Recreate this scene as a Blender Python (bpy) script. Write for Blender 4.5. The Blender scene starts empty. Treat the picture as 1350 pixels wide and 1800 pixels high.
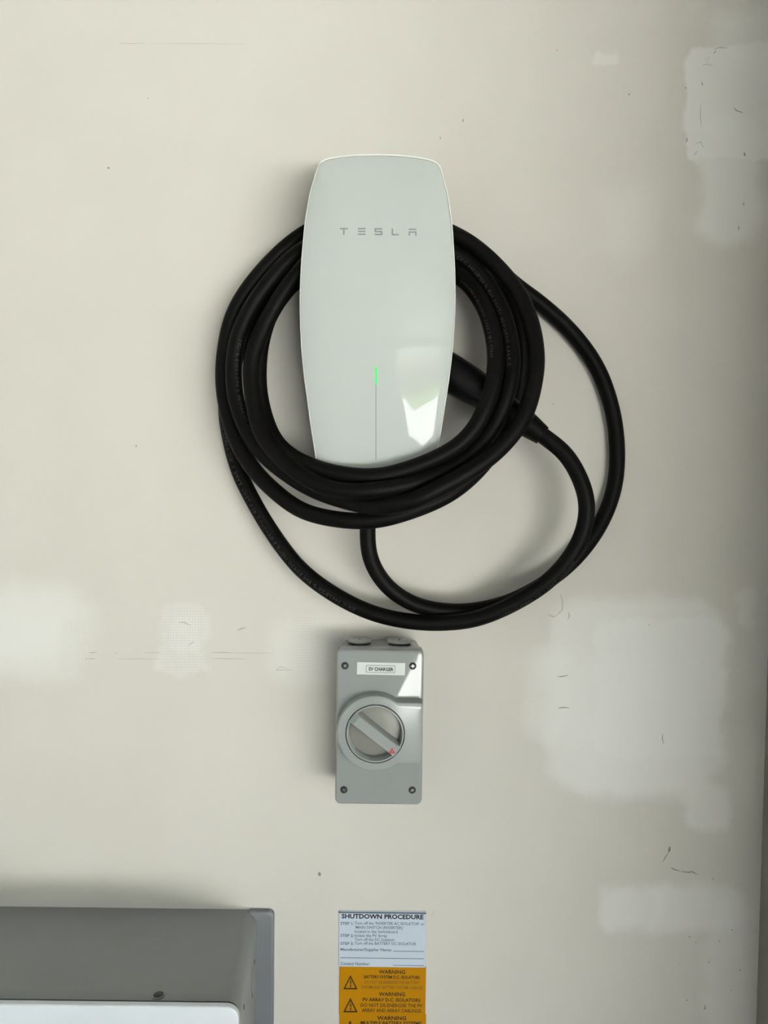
import bpy, math
import numpy as np
from mathutils import Matrix, Vector

# ------------------------------------------------------------------ camera
IW, IH, F = 1350, 1800, 1352.0            # frame in pixels, focal length in pixels
CAM_D = 0.88                              # lens to wall, metres
PITCH, ROLL = math.radians(-2.2), math.radians(0.7)
C0 = np.array([0.0, -CAM_D, 0.0])
fwd = np.array([0.0, math.cos(PITCH), math.sin(PITCH)])
up0 = np.array([0.0, -math.sin(PITCH), math.cos(PITCH)])
rt0 = np.array([1.0, 0.0, 0.0])
rt = rt0 * math.cos(ROLL) + up0 * math.sin(ROLL)
up = -rt0 * math.sin(ROLL) + up0 * math.cos(ROLL)

scene = bpy.context.scene
COL = scene.collection
cam_d = bpy.data.cameras.new('camera')
cam = bpy.data.objects.new('camera', cam_d)
COL.objects.link(cam)
cam_d.sensor_fit = 'AUTO'
cam_d.sensor_width = 36.0
cam_d.lens = F / IH * 36.0
cam_d.clip_start = 0.01
cam.matrix_world = Matrix(((rt[0], up[0], -fwd[0], C0[0]),
                           (rt[1], up[1], -fwd[1], C0[1]),
                           (rt[2], up[2], -fwd[2], C0[2]),
                           (0, 0, 0, 1)))
scene.camera = cam


def P(px, py, depth=0.0):
    """point of the plane `depth` metres in front of the back wall, seen at a photo pixel"""
    d = F * fwd + (px - IW / 2) * rt - (py - IH / 2) * up
    t = (CAM_D - depth) / d[1]
    return C0 + d * t


# ------------------------------------------------------------------ world, sun, exposure
world = bpy.data.worlds.new('sky')
scene.world = world
world.use_nodes = True
wn = world.node_tree.nodes
wn.clear()
sky = wn.new('ShaderNodeTexSky')
sky.sky_type = 'NISHITA'
sky.sun_disc = False
sky.sun_elevation = math.radians(52)
sky.sun_rotation = math.radians(200)
sky.air_density = 1.0
sky.dust_density = 2.0
wbg = wn.new('ShaderNodeBackground')
wbg.inputs['Strength'].default_value = 0.08
wo = wn.new('ShaderNodeOutputWorld')
world.node_tree.links.new(sky.outputs[0], wbg.inputs[0])
world.node_tree.links.new(wbg.outputs[0], wo.inputs[0])

sun_d = bpy.data.lights.new('sun', 'SUN')
sun_d.energy = 14.0
sun_d.angle = math.radians(0.6)
sun_d.color = (0.95, 0.965, 1.0)
sun = bpy.data.objects.new('sun', sun_d)
COL.objects.link(sun)
# high sun over the roof: it lights the driveway, never the garage wall
sd = Vector((0.45, -0.12, -1.0)).normalized()
sun.rotation_euler = sd.to_track_quat('-Z', 'Y').to_euler()

scene.view_settings.view_transform = 'Standard'
scene.view_settings.look = 'None'
scene.view_settings.gamma = 1.0
scene.view_settings.use_curve_mapping = False
scene.view_settings.exposure = 3.3
scene.cycles.use_denoising = True
scene.cycles.adaptive_threshold = 0.02
scene.cycles.max_bounces = 7
scene.cycles.diffuse_bounces = 4

# ------------------------------------------------------------------ room dimensions (metres; camera height is z = 0)
FLOOR_Z, CEIL_Z = -1.62, 1.10
X_R = float(P(1341, 1625, 0)[0])          # inside corner on the right
X_L, X_FAR, Y_F = -1.0, 6.2, -4.4       # left wall, far right wall, front wall with the garage door
NIB_Y, NIB_X = -0.50, 1.0                 # the built-out return wall at the right-hand corner, its depth set for shading
DOOR_X0, DOOR_X1, DOOR_Z = 0.42, 5.9, 0.50     # garage door opening in the front wall, behind the camera

# daylight portal in the garage door opening (sampling aid for the sky)
pd = bpy.data.lights.new('door_portal', 'AREA')
pd.shape = 'RECTANGLE'
pd.size = DOOR_X1 - DOOR_X0
pd.size_y = DOOR_Z - FLOOR_Z
pd.cycles.is_portal = True
po = bpy.data.objects.new('door_portal', pd)
COL.objects.link(po)
po.location = ((DOOR_X0 + DOOR_X1) / 2, Y_F - 0.02, (DOOR_Z + FLOOR_Z) / 2)
po.rotation_euler = (math.radians(90), 0, math.radians(180))


# ------------------------------------------------------------------ helpers
def srgb(r, g, b):
    f = lambda c: (c / 255 / 12.92) if c / 255 <= 0.04045 else ((c / 255 + 0.055) / 1.055) ** 2.4
    return (f(r), f(g), f(b), 1.0)


MATS = {}


def mat(name, col, rough=0.5, spec=0.5, metal=0.0, coat=0.0, noise=0.0, nscale=60.0, bump=0.0, bscale=400.0,
        emit=None, estr=0.0):
    m = bpy.data.materials.new(name)
    m.use_nodes = True
    nt = m.node_tree
    b = nt.nodes['Principled BSDF']
    b.inputs['Base Color'].default_value = col
    b.inputs['Roughness'].default_value = rough
    b.inputs['Specular IOR Level'].default_value = spec
    b.inputs['Metallic'].default_value = metal
    b.inputs['Coat Weight'].default_value = coat
    b.inputs['Coat Roughness'].default_value = 0.03
    if emit:
        b.inputs['Emission Color'].default_value = emit
        b.inputs['Emission Strength'].default_value = estr
    tc = nt.nodes.new('ShaderNodeTexCoord')
    n = nt.nodes.new('ShaderNodeTexNoise')
    n.inputs['Scale'].default_value = nscale
    n.inputs['Detail'].default_value = 4
    nt.links.new(tc.outputs['Object'], n.inputs['Vector'])
    mr = nt.nodes.new('ShaderNodeMapRange')
    mr.inputs['From Min'].default_value = 0.3
    mr.inputs['From Max'].default_value = 0.7
    mr.inputs['To Min'].default_value = 1.0 - noise
    mr.inputs['To Max'].default_value = 1.0 + noise
    nt.links.new(n.outputs['Fac'], mr.inputs['Value'])
    mx = nt.nodes.new('ShaderNodeVectorMath')
    mx.operation = 'SCALE'
    mx.inputs[0].default_value = col[:3]
    nt.links.new(mr.outputs[0], mx.inputs['Scale'])
    nt.links.new(mx.outputs[0], b.inputs['Base Color'])
    if bump:
        n2 = nt.nodes.new('ShaderNodeTexNoise')
        n2.inputs['Scale'].default_value = bscale
        n2.inputs['Detail'].default_value = 3
        nt.links.new(tc.outputs['Object'], n2.inputs['Vector'])
        bp = nt.nodes.new('ShaderNodeBump')
        bp.inputs['Strength'].default_value = bump
        bp.inputs['Distance'].default_value = 0.001
        nt.links.new(n2.outputs['Fac'], bp.inputs['Height'])
        nt.links.new(bp.outputs[0], b.inputs['Normal'])
    MATS[name] = m
    return m


def mesh_obj(name, verts, faces, material, parent=None, smooth=35.0):
    me = bpy.data.meshes.new(name)
    me.from_pydata([tuple(map(float, v)) for v in verts], [], faces)
    me.validate()
    me.update()
    import bmesh
    bm = bmesh.new()
    bm.from_mesh(me)
    bmesh.ops.recalc_face_normals(bm, faces=bm.faces)
    bm.to_mesh(me)
    bm.free()
    if smooth:
        me.shade_smooth()
        if smooth < 180:
            me.set_sharp_from_angle(angle=math.radians(smooth))
    o = bpy.data.objects.new(name, me)
    COL.objects.link(o)
    if material:
        me.materials.append(material)
    if parent:
        o.parent = parent
        o.matrix_parent_inverse = parent.matrix_basis.inverted()
    return o


def tag(o, label=None, cat=None, group=None, kind=None):
    for k, v in (('label', label), ('category', cat), ('group', group), ('kind', kind)):
        if v:
            o[k] = v
    return o


def empty(name, loc):
    o = bpy.data.objects.new(name, None)
    o.empty_display_size = 0.02
    o.location = tuple(map(float, loc))
    COL.objects.link(o)
    return o


def loft(rings, cap0=True, cap1=True, closed=True):
    """rings: lists of 3-D points, all the same length"""
    n = len(rings[0])
    V, Fc = [], []
    for r in rings:
        V += list(r)
    for k in range(len(rings) - 1):
        a, b = k * n, (k + 1) * n
        for i in range(n if closed else n - 1):
            j = (i + 1) % n
            Fc.append((a + i, a + j, b + j, b + i))
    if cap0:
        Fc.append(tuple(range(n)))
    if cap1:
        Fc.append(tuple(range((len(rings) - 1) * n, len(rings) * n)))
    return V, Fc


def rr(x0, x1, z0, z1, r, n=6):
    """rounded rectangle outline in x-z, counter-clockwise"""
    r = max(1e-5, min(r, (x1 - x0) / 2 - 1e-6, (z1 - z0) / 2 - 1e-6))
    out = []
    for cx, cz, a0 in ((x1 - r, z1 - r, 0), (x0 + r, z1 - r, 90), (x0 + r, z0 + r, 180), (x1 - r, z0 + r, 270)):
        for k in range(n + 1):
            a = math.radians(a0 + 90 * k / n)
            out.append((cx + r * math.cos(a), cz + r * math.sin(a)))
    return out


def at(outline, y):
    return [(x, y, z) for x, z in outline]


def plate(name, x0, x1, z0, z1, yb, yf, r, bev, material, parent=None, nb=4):
    """rounded-rectangle slab from y = yb (wall side) to y = yf (camera side), front edge rounded by bev"""
    rings = [at(rr(x0, x1, z0, z1, r), yb)]
    for k in range(nb + 1):
        a = math.pi / 2 * k / nb
        i = bev * (1 - math.cos(a))
        rings.append(at(rr(x0 + i, x1 - i, z0 + i, z1 - i, max(r - i, 1e-4)), yf + bev * (1 - math.sin(a))))
    V, Fc = loft(rings)
    return mesh_obj(name, V, Fc, material, parent)


def circle(cx, cz, r, n=48, a0=0.0):
    return [(cx + r * math.cos(a0 + 2 * math.pi * k / n), cz + r * math.sin(a0 + 2 * math.pi * k / n)) for k in range(n)]


def box(name, lo, hi, material, parent=None):
    x0, y0, z0 = lo
    x1, y1, z1 = hi
    V = [(x, y, z) for x in (x0, x1) for y in (y0, y1) for z in (z0, z1)]
    Fc = [(0, 1, 3, 2), (4, 6, 7, 5), (0, 4, 5, 1), (2, 3, 7, 6), (0, 2, 6, 4), (1, 5, 7, 3)]
    return mesh_obj(name, V, Fc, material, parent, smooth=None)


def boxes(name, bl, material, parent=None):
    V, Fc = [], []
    for lo, hi in bl:
        x0, y0, z0 = lo
        x1, y1, z1 = hi
        b = len(V)
        V += [(x, y, z) for x in (x0, x1) for y in (y0, y1) for z in (z0, z1)]
        Fc += [tuple(b + i for i in f) for f in ((0, 1, 3, 2), (4, 6, 7, 5), (0, 4, 5, 1), (2, 3, 7, 6), (0, 2, 6, 4), (1, 5, 7, 3))]
    return mesh_obj(name, V, Fc, material, parent, smooth=None)


def sweep(path, radii, n=24, cap=True):
    """tube along a polyline; returns verts, faces and the frames"""
    path = np.asarray(path, float)
    T = np.gradient(path, axis=0)
    T /= np.linalg.norm(T, axis=1)[:, None]
    ref = np.array([0.0, -1.0, 0.0])
    V = []
    frames = []
    for p, t, r in zip(path, T, radii):
        nrm = ref - t * ref.dot(t)
        if np.linalg.norm(nrm) < 1e-3:
            nrm = np.array([0, 0, 1.0]) - t * t[2]
        nrm /= np.linalg.norm(nrm)
        bn = np.cross(t, nrm)
        frames.append((p, t, nrm, bn))
        for k in range(n):
            a = 2 * math.pi * k / n
            V.append(p + r * (math.cos(a) * nrm + math.sin(a) * bn))
    Fc = []
    m = len(path)
    for i in range(m - 1):
        for k in range(n):
            j = (k + 1) % n
            Fc.append((i * n + k, i * n + j, (i + 1) * n + j, (i + 1) * n + k))
    if cap:
        Fc.append(tuple(range(n)))
        Fc.append(tuple(range((m - 1) * n, m * n)))
    return V, Fc, frames


def spline(pts, step=0.003, smooth=0):
    """centripetal Catmull-Rom through 3-D points, resampled evenly"""
    p = np.asarray(pts, float)
    p = np.vstack([2 * p[0] - p[1], p, 2 * p[-1] - p[-2]])
    out = []
    for i in range(1, len(p) - 2):
        p0, p1, p2, p3 = p[i - 1:i + 3]
        t0 = 0
        t1 = t0 + np.linalg.norm(p1 - p0) ** 0.5
        t2 = t1 + np.linalg.norm(p2 - p1) ** 0.5
        t3 = t2 + np.linalg.norm(p3 - p2) ** 0.5
        for t in np.linspace(t1, t2, 16, endpoint=False):
            a1 = (t1 - t) / (t1 - t0) * p0 + (t - t0) / (t1 - t0) * p1
            a2 = (t2 - t) / (t2 - t1) * p1 + (t - t1) / (t2 - t1) * p2
            a3 = (t3 - t) / (t3 - t2) * p2 + (t - t2) / (t3 - t2) * p3
            b1 = (t2 - t) / (t2 - t0) * a1 + (t - t0) / (t2 - t0) * a2
            b2 = (t3 - t) / (t3 - t1) * a2 + (t - t1) / (t3 - t1) * a3
            out.append((t2 - t) / (t2 - t1) * b1 + (t - t1) / (t2 - t1) * b2)
    out.append(p[-2])
    out = np.array(out)

    def resample(o):
        d = np.r_[0, np.cumsum(np.linalg.norm(np.diff(o, axis=0), axis=1))]
        s = np.linspace(0, d[-1], int(d[-1] / step) + 1)
        return np.stack([np.interp(s, d, o[:, k]) for k in range(3)], 1)
    out = resample(out)
    for _ in range(smooth):
        q = out.copy()
        q[1:-1] = 0.25 * out[:-2] + 0.5 * out[1:-1] + 0.25 * out[2:]
        out = q
    return resample(out)


def text_mesh(s, bold=0.0, spacing=1.0, res=2):
    cu = bpy.data.curves.new('txt', 'FONT')
    cu.body = s
    cu.size = 1.0
    cu.offset = bold
    cu.space_character = spacing
    cu.resolution_u = res
    o = bpy.data.objects.new('txt', cu)
    COL.objects.link(o)
    dg = bpy.context.evaluated_depsgraph_get()
    me = bpy.data.meshes.new_from_object(o.evaluated_get(dg))
    v = np.array([tuple(q.co) for q in me.vertices])
    f = [tuple(p.vertices) for p in me.polygons]
    bpy.data.objects.remove(o)
    bpy.data.curves.remove(cu)
    bpy.data.meshes.remove(me)
    return v, f


def text_on_wall(name, s, px0, px1, pyc, hpx, y, material, parent, bold=0.0, ref='X', tilt=0.0):
    """a printed line: fits px0..px1 (photo pixels) and the height hpx, standing at y = const, facing -Y"""
    v, f = text_mesh(s, bold)
    a, b = P(px0, pyc, -y), P(px1, pyc, -y)
    w = b[0] - a[0]
    h = hpx / (F / (CAM_D + y))
    lo, hi = v.min(0), v.max(0)
    sx = w / (hi[0] - lo[0])
    if ref == 'X':                         # cap height reference
        cap = text_mesh('H', bold)[0]
        ch = cap[:, 1].max() - cap[:, 1].min()
        sz = h / ch
        zc = 0.5 * (cap[:, 1].max() + cap[:, 1].min())
    cx = 0.5 * (a[0] + b[0])
    cz = 0.5 * (a[2] + b[2])
    X = (v[:, 0] - 0.5 * (lo[0] + hi[0])) * sx
    Z = (v[:, 1] - zc) * sz
    ct, st = math.cos(tilt), math.sin(tilt)
    V = [(cx + x * ct - z * st, y, cz + x * st + z * ct) for x, z in zip(X, Z)]
    return mesh_obj(name, V, f, material, parent, smooth=None)


# ------------------------------------------------------------------ wall material: bare plasterboard with filler patches
def wall_material():
    m = bpy.data.materials.new('plasterboard')
    m.use_nodes = True
    nt = m.node_tree
    N, L = nt.nodes, nt.links
    b = N['Principled BSDF']
    b.inputs['Roughness'].default_value = 0.62
    b.inputs['Specular IOR Level'].default_value = 0.25
    tc = N.new('ShaderNodeTexCoord')

    def noise(scale, detail=3, rough=0.5, src=None):
        n = N.new('ShaderNodeTexNoise')
        n.inputs['Scale'].default_value = scale
        n.inputs['Detail'].default_value = detail
        n.inputs['Roughness'].default_value = rough
        L.new(src or tc.outputs['Object'], n.inputs['Vector'])
        return n

    def vm(op, a, bb=None):
        n = N.new('ShaderNodeVectorMath')
        n.operation = op
        for i, v in enumerate((a, bb)):
            if v is None:
                continue
            if isinstance(v, (tuple, list)):
                n.inputs[i].default_value = v
            else:
                L.new(v, n.inputs[i])
        return n

    def mm(op, a, bb):
        n = N.new('ShaderNodeMath')
        n.operation = op
        for i, v in enumerate((a, bb)):
            if isinstance(v, (int, float)):
                n.inputs[i].default_value = v
            else:
                L.new(v, n.inputs[i])
        return n.outputs[0]

    # wobbling coordinates so that the trowelled edges come out irregular
    wob = vm('SUBTRACT', noise(26, 3, 0.6).outputs['Color'], (0.5, 0.5, 0.5))
    wsc = vm('MULTIPLY', wob.outputs[0], (0.030, 0.0, 0.030))
    pos = vm('MULTIPLY', vm('ADD', tc.outputs['Object'], wsc.outputs[0]).outputs[0], (1, 0, 1)).outputs[0]

    def patch(px0, px1, py0, py1, r, feather, amount, pos=pos):
        a, c = P(px0, py1, 0), P(px1, py0, 0)
        cx, cz = (a[0] + c[0]) / 2, (a[2] + c[2]) / 2
        hx, hz = (c[0] - a[0]) / 2 - r, (c[2] - a[2]) / 2 - r
        q = vm('ABSOLUTE', vm('SUBTRACT', pos, (cx, 0, cz)).outputs[0])
        q = vm('MAXIMUM', vm('SUBTRACT', q.outputs[0], (hx, 0, hz)).outputs[0], (0, 0, 0))
        ln = vm('LENGTH', q.outputs[0])
        mr = N.new('ShaderNodeMapRange')
        mr.interpolation_type = 'SMOOTHSTEP'
        mr.inputs['From Min'].default_value = r - feather
        mr.inputs['From Max'].default_value = r + feather
        mr.inputs['To Min'].default_value = amount
        mr.inputs['To Max'].default_value = 0.0
        L.new(ln.outputs['Value'], mr.inputs['Value'])
        return mr.outputs[0]

    spec = [
        # px0, px1, py0, py1, radius, feather, amount
        (-120, 158, 1030, 1188, 0.035, 0.022, 0.50),
        (-120, 110, 1075, 1150, 0.020, 0.020, 0.35),
        (278, 366, 1064, 1188, 0.014, 0.006, 0.42),
        (300, 352, 1085, 1150, 0.015, 0.006, 0.38),
        (475, 640, 1090, 1200, 0.022, 0.018, 0.32),
        (960, 1285, 1052, 1395, 0.050, 0.012, 0.60),
        (1042, 1280, 1092, 1330, 0.012, 0.005, 0.60),
        (1000, 1240, 1150, 1400, 0.040, 0.020, 0.50),
        (1205, 1290, 1380, 1462, 0.022, 0.008, 0.60),
        (1208, 1380, 76, 276, 0.012, 0.003, 0.75),
        (1230, 1345, 200, 428, 0.030, 0.010, 0.65),
        (1255, 1400, 10, 120, 0.030, 0.016, 0.50),
        (1040, 1088, 93, 114, 0.006, 0.003, 0.35),
        (1060, 1140, 330, 450, 0.020, 0.020, 0.22),
        (1055, 1170, 1560, 1636, 0.016, 0.010, 0.60),
        (1150, 1312, 1562, 1640, 0.020, 0.010, 0.60),
        (1240, 1330, 1590, 1830, 0.020, 0.012, 0.45),
        (1300, 1332, 1036, 1098, 0.008, 0.006, 0.35),
        (930, 1010, 1140, 1300, 0.020, 0.016, 0.45),
    ]
    tot = None
    for s in spec:
        p = patch(*s)
        tot = p if tot is None else mm('ADD', tot, mm('MULTIPLY', p, mm('SUBTRACT', 1.0, tot)))
    # faint mottling of the board paper
    mot = noise(9, 4).outputs['Fac']
    fine = noise(160, 3).outputs['Fac']
    base = N.new('ShaderNodeMix')
    base.data_type = 'RGBA'
    base.inputs[6].default_value = srgb(201, 197, 190)
    base.inputs[7].default_value = srgb(209, 205, 199)
    L.new(mot, base.inputs[0])
    mixp = N.new('ShaderNodeMix')
    mixp.data_type = 'RGBA'
    L.new(tot, mixp.inputs[0])
    L.new(base.outputs[2], mixp.inputs[6])
    mixp.inputs[7].default_value = srgb(226, 225, 223)

    # fibreglass tape showing through the filler: a fine woven grid
    sep = N.new('ShaderNodeSeparateXYZ')
    L.new(tc.outputs['Object'], sep.inputs[0])
    flat = vm('MULTIPLY', tc.outputs['Object'], (1, 0, 1)).outputs[0]
    k = 2 * math.pi / 0.0031
    gx = mm('POWER', mm('ABSOLUTE', mm('SINE', mm('MULTIPLY', sep.outputs[0], k / 2), 0), 0), 6.0)
    gz = mm('POWER', mm('ABSOLUTE', mm('SINE', mm('MULTIPLY', sep.outputs[2], k / 2), 0), 0), 6.0)
    tape = mm('ADD', mm('ADD', patch(282, 362, 1062, 1182, 0.006, 0.008, 0.6, flat), patch(105, 158, 1090, 1180, 0.006, 0.010, 0.45, flat)),
              patch(510, 620, 1085, 1190, 0.010, 0.014, 0.30, flat))
    grid = mm('MULTIPLY', mm('MAXIMUM', gx, gz), tape)
    dk = N.new('ShaderNodeVectorMath')
    dk.operation = 'SCALE'
    L.new(mixp.outputs[2], dk.inputs[0])
    L.new(mm('SUBTRACT', 1.0, mm('MULTIPLY', grid, 0.16)), dk.inputs['Scale'])
    L.new(dk.outputs[0], b.inputs['Base Color'])
    h = mm('ADD', mm('MULTIPLY', grid, 0.9), mm('MULTIPLY', fine, 0.10))
    bp = N.new('ShaderNodeBump')
    bp.inputs['Strength'].default_value = 0.35
    bp.inputs['Distance'].default_value = 0.0010
    L.new(h, bp.inputs['Height'])
    L.new(bp.outputs[0], b.inputs['Normal'])
    return m


M_WALL = wall_material()
mat('plain_plaster', srgb(180, 179, 175), 0.8, 0.2, noise=0.02, nscale=5)
mat('white_wall', srgb(236, 236, 233), 0.7, 0.3, noise=0.01, nscale=3)
mat('return_plaster', srgb(220, 217, 210), 0.75, 0.25, noise=0.02, nscale=5)  # lightened so the return wall throws fill onto the board's right end
mat('door_steel', srgb(158, 160, 160), 0.5, 0.4, noise=0.02, nscale=5)
mat('corner_shade_grey', srgb(134, 130, 122), 0.7, 0.25, noise=0.04, nscale=30)  # grey that stands for shade on the return wall at the corner
mat('ceiling_paint', srgb(190, 189, 185), 0.9, 0.2, noise=0.01, nscale=3)
mat('garage_concrete', srgb(92, 91, 89), 0.8, 0.3, noise=0.12, nscale=4, bump=0.2, bscale=80)
mat('driveway_concrete', srgb(180, 178, 172), 0.9, 0.3, noise=0.12, nscale=2, bump=0.2, bscale=60)
mat('sky_cut_timber', srgb(120, 104, 84), 0.85, 0.2, noise=0.2, nscale=6)  # brown of the added fence that cuts off the low sky
mat('grass', srgb(92, 112, 60), 0.95, 0.1, noise=0.35, nscale=20)
mat('pencil', srgb(136, 130, 118), 0.8, 0.2, noise=0.15, nscale=300)
mat('pale_pencil', srgb(178, 173, 161), 0.8, 0.2, noise=0.08, nscale=300)
mat('brown_smear', srgb(188, 181, 168), 0.8, 0.2, noise=0.05, nscale=80)
mat('white_glass', srgb(187, 192, 190), 0.03, 0.27, coat=0.0, noise=0.004, nscale=3)
mat('rim_plastic', srgb(232, 235, 230), 0.18, 0.5, noise=0.004, nscale=20)
mat('shell_plastic', srgb(150, 152, 148), 0.45, 0.4, noise=0.02, nscale=30)
mat('logo_grey', srgb(128, 130, 126), 0.35, 0.5, noise=0.02, nscale=200)
mat('groove_grey', srgb(138, 146, 144), 0.4, 0.4, noise=0.02, nscale=200)
mat('green_led', (0.02, 0.35, 0.06, 1), 0.4, 0.3, emit=(0.03, 0.80, 0.12, 1), estr=0.12)
mat('black_rubber', srgb(11, 10, 10), 0.5, 0.10, noise=0.10, nscale=60, bump=0.05, bscale=900)
mat('black_plastic', srgb(10, 10, 12), 0.32, 0.22, noise=0.08, nscale=80)
mat('cable_ink', srgb(56, 55, 57), 0.6, 0.3, noise=0.2, nscale=400)
mat('grey_plastic', srgb(143, 147, 147), 0.10, 0.5, noise=0.012, nscale=40)
mat('grey_dial', srgb(148, 152, 152), 0.14, 0.5, noise=0.012, nscale=40)
mat('dial_floor', srgb(126, 125, 119), 0.35, 0.5, noise=0.02, nscale=60)
mat('dark_screw', srgb(58, 58, 56), 0.35, 0.5, metal=0.6, noise=0.2, nscale=600)
mat('screw_hole', srgb(38, 38, 36), 0.6, 0.3, noise=0.1, nscale=300)
mat('steel', srgb(150, 150, 148), 0.3, 0.5, metal=0.8, noise=0.1, nscale=500)
mat('paper_label', srgb(206, 210, 210), 0.5, 0.4, noise=0.01, nscale=100)
mat('ink', srgb(28, 30, 34), 0.6, 0.3, noise=0.05, nscale=300)
mat('soft_ink', srgb(98, 106, 118), 0.6, 0.3, noise=0.05, nscale=300)
mat('red_paint', srgb(186, 26, 16), 0.4, 0.4, noise=0.05, nscale=300)
mat('sign_white', srgb(194, 205, 220), 0.4, 0.45, noise=0.01, nscale=60)
mat('sign_yellow', srgb(184, 126, 0), 0.5, 0.12, noise=0.02, nscale=40)
mat('warn_ink', srgb(56, 44, 14), 0.6, 0.3, noise=0.05, nscale=300)
mat('warn_soft_ink', srgb(116, 86, 18), 0.6, 0.3, noise=0.05, nscale=300)
mat('battery_metal', srgb(136, 139, 141), 0.42, 0.45, metal=0.15, noise=0.02, nscale=30, bump=0.06, bscale=700)
mat('battery_flange', srgb(122, 124, 130), 0.38, 0.5, metal=0.25, noise=0.02, nscale=40)
mat('battery_glass', srgb(214, 219, 226), 0.12, 0.5, coat=0.6, noise=0.004, nscale=4)
mat('dark_gap', srgb(46, 47, 48), 0.6, 0.3, noise=0.05, nscale=100)

# ------------------------------------------------------------------ structure
# back wall: flat board, its last board to the right falls slightly back
x_b = float(P(1138, 900, 0)[0])
xs = np.concatenate([np.linspace(X_L, x_b, 12), np.linspace(x_b, x_b + 0.035, 10)[1:], np.linspace(x_b + 0.035, X_R + 0.15, 8)[1:]])


def wall_y(x):
    t = min(max((x - x_b) / 0.035, 0), 1)
    return 0.0045 * t * t * (3 - 2 * t) + max(0.0, x - x_b - 0.035) * 0.022


V, Fc = [], []
for x in xs:
    V += [(x, wall_y(x), FLOOR_Z - 0.1), (x, wall_y(x), CEIL_Z + 0.1), (x, 0.12, CEIL_Z + 0.1), (x, 0.12, FLOOR_Z - 0.1)]
for i in range(len(xs) - 1):
    a, b = i * 4, i * 4 + 4
    for k in range(4):
        j = (k + 1) % 4
        Fc.append((a + k, a + j, b + j, b + k))
Fc += [(0, 1, 2, 3), tuple(range(len(V) - 4, len(V)))]
wall = tag(mesh_obj('wall_back', V, Fc, M_WALL, smooth=60), 'cream plasterboard wall with white filler patches', kind='structure')

tag(box('wall_right', (X_R, NIB_Y, FLOOR_Z - 0.1), (NIB_X, 0.12, CEIL_Z + 0.1), MATS['return_plaster']), 'plaster return wall in the right corner, lightened to fill the wall beside it', kind='structure')
tag(box('corner_shade', (X_R - 0.0006, -0.019, FLOOR_Z), (X_R + 0.01, 0.02, CEIL_Z), MATS['corner_shade_grey']), 'dark strip painted as the shade where the two walls meet', kind='structure')  # thin strip added as painted shade of the return wall
tag(box('wall_left', (X_L - 0.1, Y_F, FLOOR_Z - 0.1), (X_L, 0.12, CEIL_Z + 0.1), MATS['white_wall']), 'white painted wall on the left', kind='structure')
tag(box('wall_far_right', (X_FAR, Y_F, FLOOR_Z - 0.1), (X_FAR + 0.1, 0.12, CEIL_Z + 0.1), MATS['plain_plaster']), 'plain plaster wall at the far right of the garage', kind='structure')
tag(box('wall_back_right', (NIB_X, -0.05, FLOOR_Z - 0.1), (X_FAR + 0.1, 0.12, CEIL_Z + 0.1), MATS['plain_plaster']), 'plain plaster wall beyond the built-out corner', kind='structure')
tag(boxes('wall_front', [((X_L - 0.1, Y_F - 0.1, FLOOR_Z - 0.1), (DOOR_X0, Y_F, CEIL_Z + 0.1)), ((DOOR_X1, Y_F - 0.1, FLOOR_Z - 0.1), (X_FAR + 0.1, Y_F, CEIL_Z + 0.1)),
                         ((DOOR_X0, Y_F - 0.1, DOOR_Z), (DOOR_X1, Y_F, CEIL_Z + 0.1))], MATS['plain_plaster']), 'plaster wall around the open garage door', kind='structure')
tag(box('ceiling', (X_L - 0.1, Y_F - 0.1, CEIL_Z), (X_FAR + 0.1, 0.12, CEIL_Z + 0.12), MATS['ceiling_paint']), 'white garage ceiling', kind='structure')
tag(box('floor', (X_L - 0.1, Y_F - 0.1, FLOOR_Z - 0.1), (X_FAR + 0.1, 0.12, FLOOR_Z), MATS['garage_concrete']), 'grey concrete garage floor', kind='structure')
tag(boxes('door_1', [((-0.05, Y_F + 0.15 + 0.56 * k, 0.66), (DOOR_X1 + 0.1, Y_F + 0.15 + 0.56 * k + 0.545, 0.70)) for k in range(5)], MATS['door_steel']), 'sectional garage door rolled up under the ceiling', kind='structure')
tag(box('driveway', (-8, -13, FLOOR_Z - 0.15), (12, Y_F - 0.1, FLOOR_Z - 0.02), MATS['driveway_concrete']), 'pale concrete driveway outside the garage door', kind='structure')
tag(box('sky_cut_fence', (-12, -20.1, FLOOR_Z - 0.1), (20, -20, FLOOR_Z + 1.9), MATS['sky_cut_timber']), 'unseen timber fence added across the lawn to cut off the low sky', kind='structure')  # added out of view to keep low sky out of the charger's reflection
tag(box('lawn', (-40, -60, FLOOR_Z - 0.2), (50, -13, FLOOR_Z - 0.02), MATS['grass']), 'green lawn beyond the driveway', kind='structure')

# pencil lines, nicks and smears on the board: fine flat marks
def strokes(name, material, items, lift=0.00025):
    V, Fc = [], []
    for pts, wpx in items:
        q = [P(x, y, 0) for x, y in pts]
        w = wpx / 1.536 / 1000 / 2
        for k, p in enumerate(q):
            a = q[max(k - 1, 0)]
            c = q[min(k + 1, len(q) - 1)]
            d = np.array([c[0] - a[0], c[2] - a[2]])
            d /= (np.linalg.norm(d) + 1e-9)
            ww = w * (0.45 if k in (0, len(q) - 1) else 1.0)
            for s in (-1, 1):
                x, z = p[0] - d[1] * ww * s, p[2] + d[0] * ww * s
                V.append((x, wall_y(x) - lift, z))
        b = len(V) - 2 * len(q)
        for k in range(len(q) - 1):
            Fc.append((b + 2 * k, b + 2 * k + 1, b + 2 * k + 3, b + 2 * k + 2))
    o = mesh_obj(name, V, Fc, material, wall, smooth=None)
    o['kind'] = 'stuff'
    return o


def seg(x0, y0, x1, y1, w=1.6):
    return ([(x0, y0), ((x0 + x1) / 2, (y0 + y1) / 2), (x1, y1)], w)


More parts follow.
